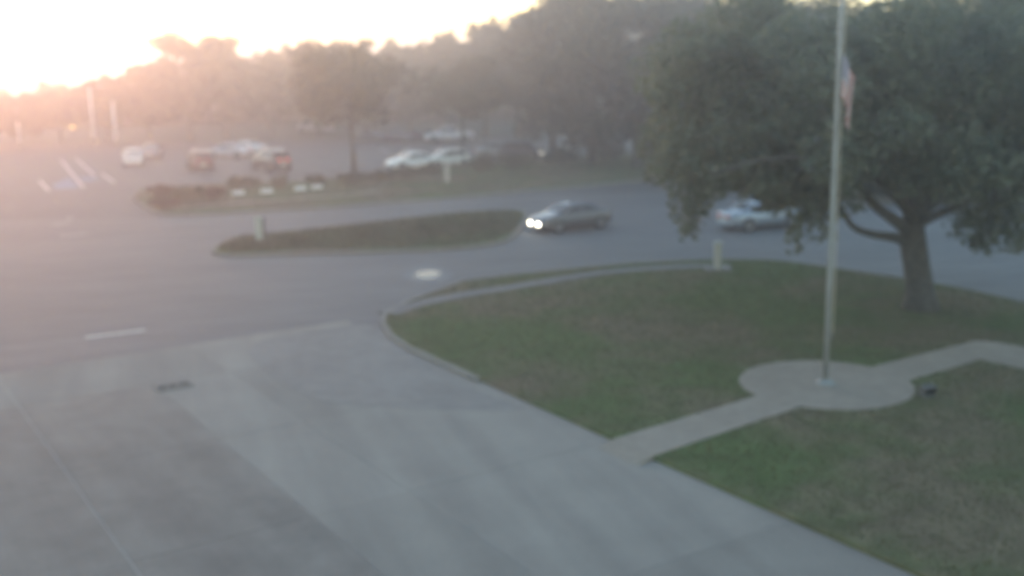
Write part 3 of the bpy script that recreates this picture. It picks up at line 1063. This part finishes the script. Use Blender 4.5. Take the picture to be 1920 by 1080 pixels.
def car(kind, col, px, py, head, label, lights=None, tail=False, loc=None, group=None, roof_mat=None, name=None):
    S = SHAPES[kind]
    x, y = loc or G(px, py)
    root = empty(name or {'sedan': 'parked_sedan', 'hatch': 'parked_hatchback', 'suv': 'parked_suv', 'pickup': 'pickup_truck', 'van': 'parked_van'}[kind], (x, y, .006), R_(head))
    tag(root, label, 'car' if kind not in ('pickup', 'van') else {'pickup': 'pickup truck', 'van': 'van'}[kind], group)
    tx, tz = zip(*S['top'])
    bx, bz = zip(*S['belt'])
    L0, L1 = tx[0], tx[-1]
    w = S['w']
    key = kind
    if key not in _cars:
        xs = sorted(set(list(np.linspace(L0, L1, 44)) + list(tx)))
        zb_ = .24 if kind in ('sedan', 'hatch') else .32

        def sec(xx):
            zt, zbelt = float(np.interp(xx, tx, tz)), float(np.interp(xx, bx, bz))
            e = min((xx - L0), (L1 - xx))
            ww = w * (1 - .22 * max(0, 1 - e / .55) ** 2)
            zb = zb_ + .12 * max(0, 1 - e / .35)
            cab = max(0.0, zt - zbelt)
            wr = ww * (.97 - min(cab, .55) * .42)
            zm = zb + (zbelt - zb) * .55
            return [(0, zb), (ww * .86, zb), (ww * .985, zb + .09), (ww, zm), (ww * .975, zbelt - .05), (ww * .94, zbelt), (wr, max(zt - .05 - .04 * min(1, cab * 3), zbelt + .001)), (wr * .9, zt - .012), (wr * .5, zt + .018), (0, zt + .025)]
        secs = [sec(q) for q in xs]
        nk = len(secs[0])
        vs, fs = [], []
        for q, s in zip(xs, secs):
            vs += [(q, -p[0], p[1]) for p in s] + [(q, p[0], p[1]) for p in reversed(s[1:-1])]
        n = 2 * nk - 2
        for i in range(len(xs) - 1):
            for k in range(n):
                k2 = (k + 1) % n
                fs.append((i * n + k, i * n + k2, (i + 1) * n + k2, (i + 1) * n + k))
        fs.append(tuple(range(n)))
        fs.append(tuple(reversed([(len(xs) - 1) * n + k for k in range(n)])))
        D = {}
        mb = MB()
        mb.add(vs, fs)
        ob = mb.build('tmp', None, None, True)
        D['body'] = ob.data
        bpy.data.objects.remove(ob)

        def P(xx, k, s, off):
            a = sec(xx)[k]
            return Vector((xx, s * a[0], a[1]))

        def patch(x0, x1, k0, k1, s, t0=.0, t1=1., nseg=6, off=.012, both=False):
            """a panel laid on the body skin between two section points"""
            mb = MB()
            ks = [k0, k1] if not both else None
            vs, fs = [], []
            for i in range(nseg + 1):
                xx = x0 + (x1 - x0) * i / nseg
                a, b = P(xx, k0, s, 0), P(xx, k1, s, 0)
                for tt in (t0, t1):
                    p = a.lerp(b, tt)
                    nrm = Vector((0, s * (b.z - a.z), -(s * (b.y - a.y)) * s)).normalized() if True else None
                    vs.append(p + Vector((0, s * abs(nrm.y), max(0, abs(nrm.z)) * .3)) * off)
            for i in range(nseg):
                fs.append((2 * i, 2 * i + 1, 2 * i + 3, 2 * i + 2))
            return vs, fs
        c0, c1 = S['cab']
        r0, r1 = S['roof']
        # side windows front and rear on each side: trapezoids following the pillars
        mid = (r0 + r1) / 2 + .02
        wins = [(r0 + .02, mid - .04, c0 + .28 if kind not in ('pickup',) else c0 + .06, mid - .04), (mid + .04, r1 - .02, mid + .04, c1 - .22)]
        if kind == 'van':
            wins = [(mid + .9, r1 + .02, mid + .9, c1 - .25)]
        D['side'] = []
        for s in (-1, 1):
            for (ta, tb_, ba, bb) in wins:
                vs, fs = [], []
                for i in range(7):
                    f_ = i / 6
                    xb, xt = ba + (bb - ba) * f_, ta + (tb_ - ta) * f_
                    zbel = float(np.interp(xb, bx, bz))
                    p5, p6 = sec(xt)[5], sec(xt)[6]
                    lo = sec(xb)[5]
                    # height of the glass line inside the skin
                    pl = Vector((xb, lo[0] + .008, lo[1] + .03))
                    cab = p6[1] - p5[1]
                    pu = Vector((xt, p6[0] + (p5[0] - p6[0]) * .12 + .012, p6[1] - .06 * cab))
                    vs += [(pl.x, s * pl.y, pl.z), (pu.x, s * pu.y, pu.z)]
                fs = [(2 * i, 2 * i + 1, 2 * i + 3, 2 * i + 2) for i in range(6)]
                ob = MB().add(vs, fs).build('tmp', None)
                D['side'].append(ob.data)
                bpy.data.objects.remove(ob)
        # windscreen and rear window
        D['screens'] = []
        for (xa, xb, nm) in ((r1 + .06, c1 - .06, 'windscreen'), (r0 - .03, c0 + .08, 'rear_window')):
            vs, fs = [], []
            for i in range(7):
                xx = xa + (xb - xa) * i / 6
                a = sec(xx)
                zt = float(np.interp(xx, tx, tz))
                sgn = 1 if nm == 'windscreen' else -1
                for yy in (-.88, -.45, 0, .45, .88):
                    hw = a[6][0]
                    vs.append((xx + .012 * sgn, yy * hw * .97, zt + .02 + .014 - .028 * yy * yy))
            for i in range(6):
                for k in range(4):
                    fs.append((i * 5 + k, i * 5 + k + 1, i * 5 + k + 6, i * 5 + k + 5))
            ob = MB().add(vs, fs).build('tmp', None, None, True)
            D['screens'].append((nm, ob.data))
            bpy.data.objects.remove(ob)
        R = S['wr']
        ob = MB().tube([(0, -.11, 0), (0, -.09, 0), (0, .09, 0), (0, .11, 0)], [R * .9, R, R, R * .9], 20).build('tmp', None)
        D['tyre'] = ob.data
        bpy.data.objects.remove(ob)
        mb = MB().tube([(0, .06, 0), (0, .118, 0)], [R * .66, R * .62], 16)
        mb.tube([(0, .118, 0), (0, .128, 0)], [R * .16, R * .12], 10)
        ob = mb.build('tmp', None)
        D['rim'] = ob.data
        bpy.data.objects.remove(ob)
        ob = MB().tube([(0, 0, 0), (0, .016, 0)], [R * 1.22, R * 1.2], 22).build('tmp', None)
        D['arch'] = ob.data
        bpy.data.objects.remove(ob)
        D['sec'] = sec
        _cars[key] = D
    D = _cars[key]

    def put(nm, me, mat, parent, loc=(0, 0, 0), rz=0.0):
        ob = bpy.data.objects.new(nm, me)
        COL.objects.link(ob)
        if len(me.materials) == 0:
            me.materials.append(None)
        ob.material_slots[0].link = 'OBJECT'
        ob.material_slots[0].material = mat
        ob.parent = parent
        ob.location = loc
        ob.rotation_euler = (0, 0, rz)
        return ob
    body = put('body', D['body'], P_[col], root)
    for me in D['side']:
        put('side_window', me, M['glass'], root)
    for nm, me in D['screens']:
        put(nm, me, M['glass'], root)
    for sx in (-1, 1):
        for s in (-1, 1):
            xw = sx * S['wb']
            put('wheel_arch', D['arch'], M['trim'], root, (xw, s * (w - .012), S['wr']), 0 if s > 0 else math.pi)
            wh = put('wheel', D['tyre'], M['tyre'], root, (xw, s * (w - .085), S['wr']), 0 if s > 0 else math.pi)
            put('rim', D['rim'], M['rim'], wh)
    zb = float(np.interp(L0 + .08, bx, bz))
    zf = float(np.interp(L1 - .1, bx, bz))
    for s in (-1, 1):
        y0, y1 = sorted((s * w * .60, s * w * .82))
        MB().box(L1 - .13, L1 - .01, y0, y1, zf - .16, zf - .02, Matrix.Rotation(s * -.12, 4, 'Z')).build('headlight', M[lights] if lights else M['lens'], root, bevel=.02)
        y0, y1 = sorted((s * w * .46, s * w * .79))
        MB().box(L0 - .018, L0 + .14, y0, y1, zb - .17, zb - .02, Matrix.Rotation(s * .1, 4, 'Z')).build('tail_light', M['tail_on'] if tail else M['tail'], root, bevel=.02)
        MB().box(S['cab'][1] - .34, S['cab'][1] - .22, *sorted((s * w * .93, s * (w * .93 + .17))), float(np.interp(.9, bx, bz)) + .01, float(np.interp(.9, bx, bz)) + .14).build('mirror', P_[col], root, bevel=.03)
        MB().box(-.14, .04, *sorted((s * w * .98, s * (w + .014))), .80, .83).build('door_handle', M['trim'], root)
    MB().box(L0 - .02, L0 + .1, -.26, .26, .52, .64).build('number_plate', M['plate'], root)
    MB().box(L0 - .03, L0 + .15, -w * .74, w * .74, .30, .46).build('rear_bumper', M['trim'] if kind in ('suv', 'pickup') else P_[col], root, bevel=.03)
    MB().box(L1 - .16, L1 + .03, -w * .70, w * .70, .28, .44).build('front_bumper', M['trim'], root, bevel=.03)
    if kind in ('suv', 'van') or roof_mat:
        for s in (-1, 1):
            zr = max(tz)
            MB().tube([(S['roof'][0] + .1, s * w * .66, zr + .03), (S['roof'][1] - .1, s * w * .66, zr + .03)], .022, 6).build('roof_rail', M['greypost'], root)
    if kind == 'pickup':
        MB().box(-2.68, -.98, -.78, .78, 1.118, 1.128).build('cargo_bed', M['trim'], root)
        for s in (-1, 1):
            MB().box(-2.74, -.94, *sorted((s * .8, s * .93)), 1.05, 1.19).build('bed_rail', P_[col], root, bevel=.02)
        MB().box(-2.78, -2.7, -.79, .79, 1.05, 1.19).build('tailgate', P_[col], root, bevel=.02)
    return root


hv = Vector((math.cos(R_(25)), math.sin(R_(25))))
p0 = Vector(G(1357, 433))
pc = p0 + hv * 2.3
car('sedan', 'silver', 0, 0, 25, 'silver blue sedan driving past behind the drooping oak leaves', loc=(pc.x, pc.y), name='silver_sedan')
hv = Vector((math.cos(R_(213)), math.sin(R_(213))))
p0 = Vector(G(1003, 437))
pc = p0 - hv * 2.3
car('sedan', 'dusk', 0, 0, 213, 'dark grey sedan with glaring headlights on the street', lights='head_on', loc=(pc.x, pc.y), name='dark_sedan')
car('hatch', 'white', 251, 309, 108, 'small white hatchback by the accessible bays, seen from behind')
car('sedan', 'grey', 285, 296, 100, 'grey sedan just behind the small white hatchback')
car('suv', 'maroon', 376, 318, 112, 'maroon sport utility vehicle with shining roof in the left row')
car('sedan', 'pale', 432, 296, 160, 'pale grey sedan behind the maroon vehicle')
car('sedan', 'pearl', 462, 291, 150, 'pearl sedan tucked behind the dark sport utility vehicle')
car('suv', 'darkgrey', 509, 318, 128, 'dark sport utility vehicle with red tail lights', tail=True)
car('sedan', 'white', 775, 317, 208, 'white car in front of the clipped hedge, its nose at the lot edge')
car('hatch', 'pearl', 838, 313, 208, 'off-white hatchback parked close beside the white car')
car('pickup', 'pale', 842, 267, 183, 'pale pickup truck parked across the lot under the trees')
car('sedan', 'darkgrey', 700, 268, 150, 'dark grey sedan at the far end of the back row')
car('sedan', 'navy', 748, 268, 150, 'navy sedan between two dark sedans in the back row')
car('sedan', 'black', 788, 267, 150, 'black sedan in the back row next to the pickup')
car('sedan', 'grey', 935, 295, 10, 'grey sedan under the trees beyond the planted island')
car('hatch', 'navy', 977, 297, -20, 'dark blue hatchback with lit headlights under the trees', lights='head_dim')
car('van', 'pale', 592, 249, 150, 'pale van far back below the tree line')
car('suv', 'beige', 1772, 352, 30, 'pale car with red tail lights glimpsed through the oak limbs', tail=True)

# ------------------------------------------------------------------ haze: one closed box of misty air
m = bpy.data.materials.new('haze_air')
m.use_nodes = True
t = m.node_tree
for nn in list(t.nodes):
    if nn.type == 'BSDF_PRINCIPLED':
        t.nodes.remove(nn)
pv = t.nodes.new('ShaderNodeVolumePrincipled')
pv.inputs['Color'].default_value = (*HAZE_COLOR, 1)
pv.inputs['Density'].default_value = HAZE_DENSITY
pv.inputs['Anisotropy'].default_value = HAZE_G
t.links.new(pv.outputs['Volume'], t.nodes['Material Output'].inputs['Volume'])
o = MB().box(-2600, 2600, -90, 3100, -1.1, 24).build('haze', m)
tag(o, 'thin morning mist lying over the whole street', 'haze', kind='stuff')
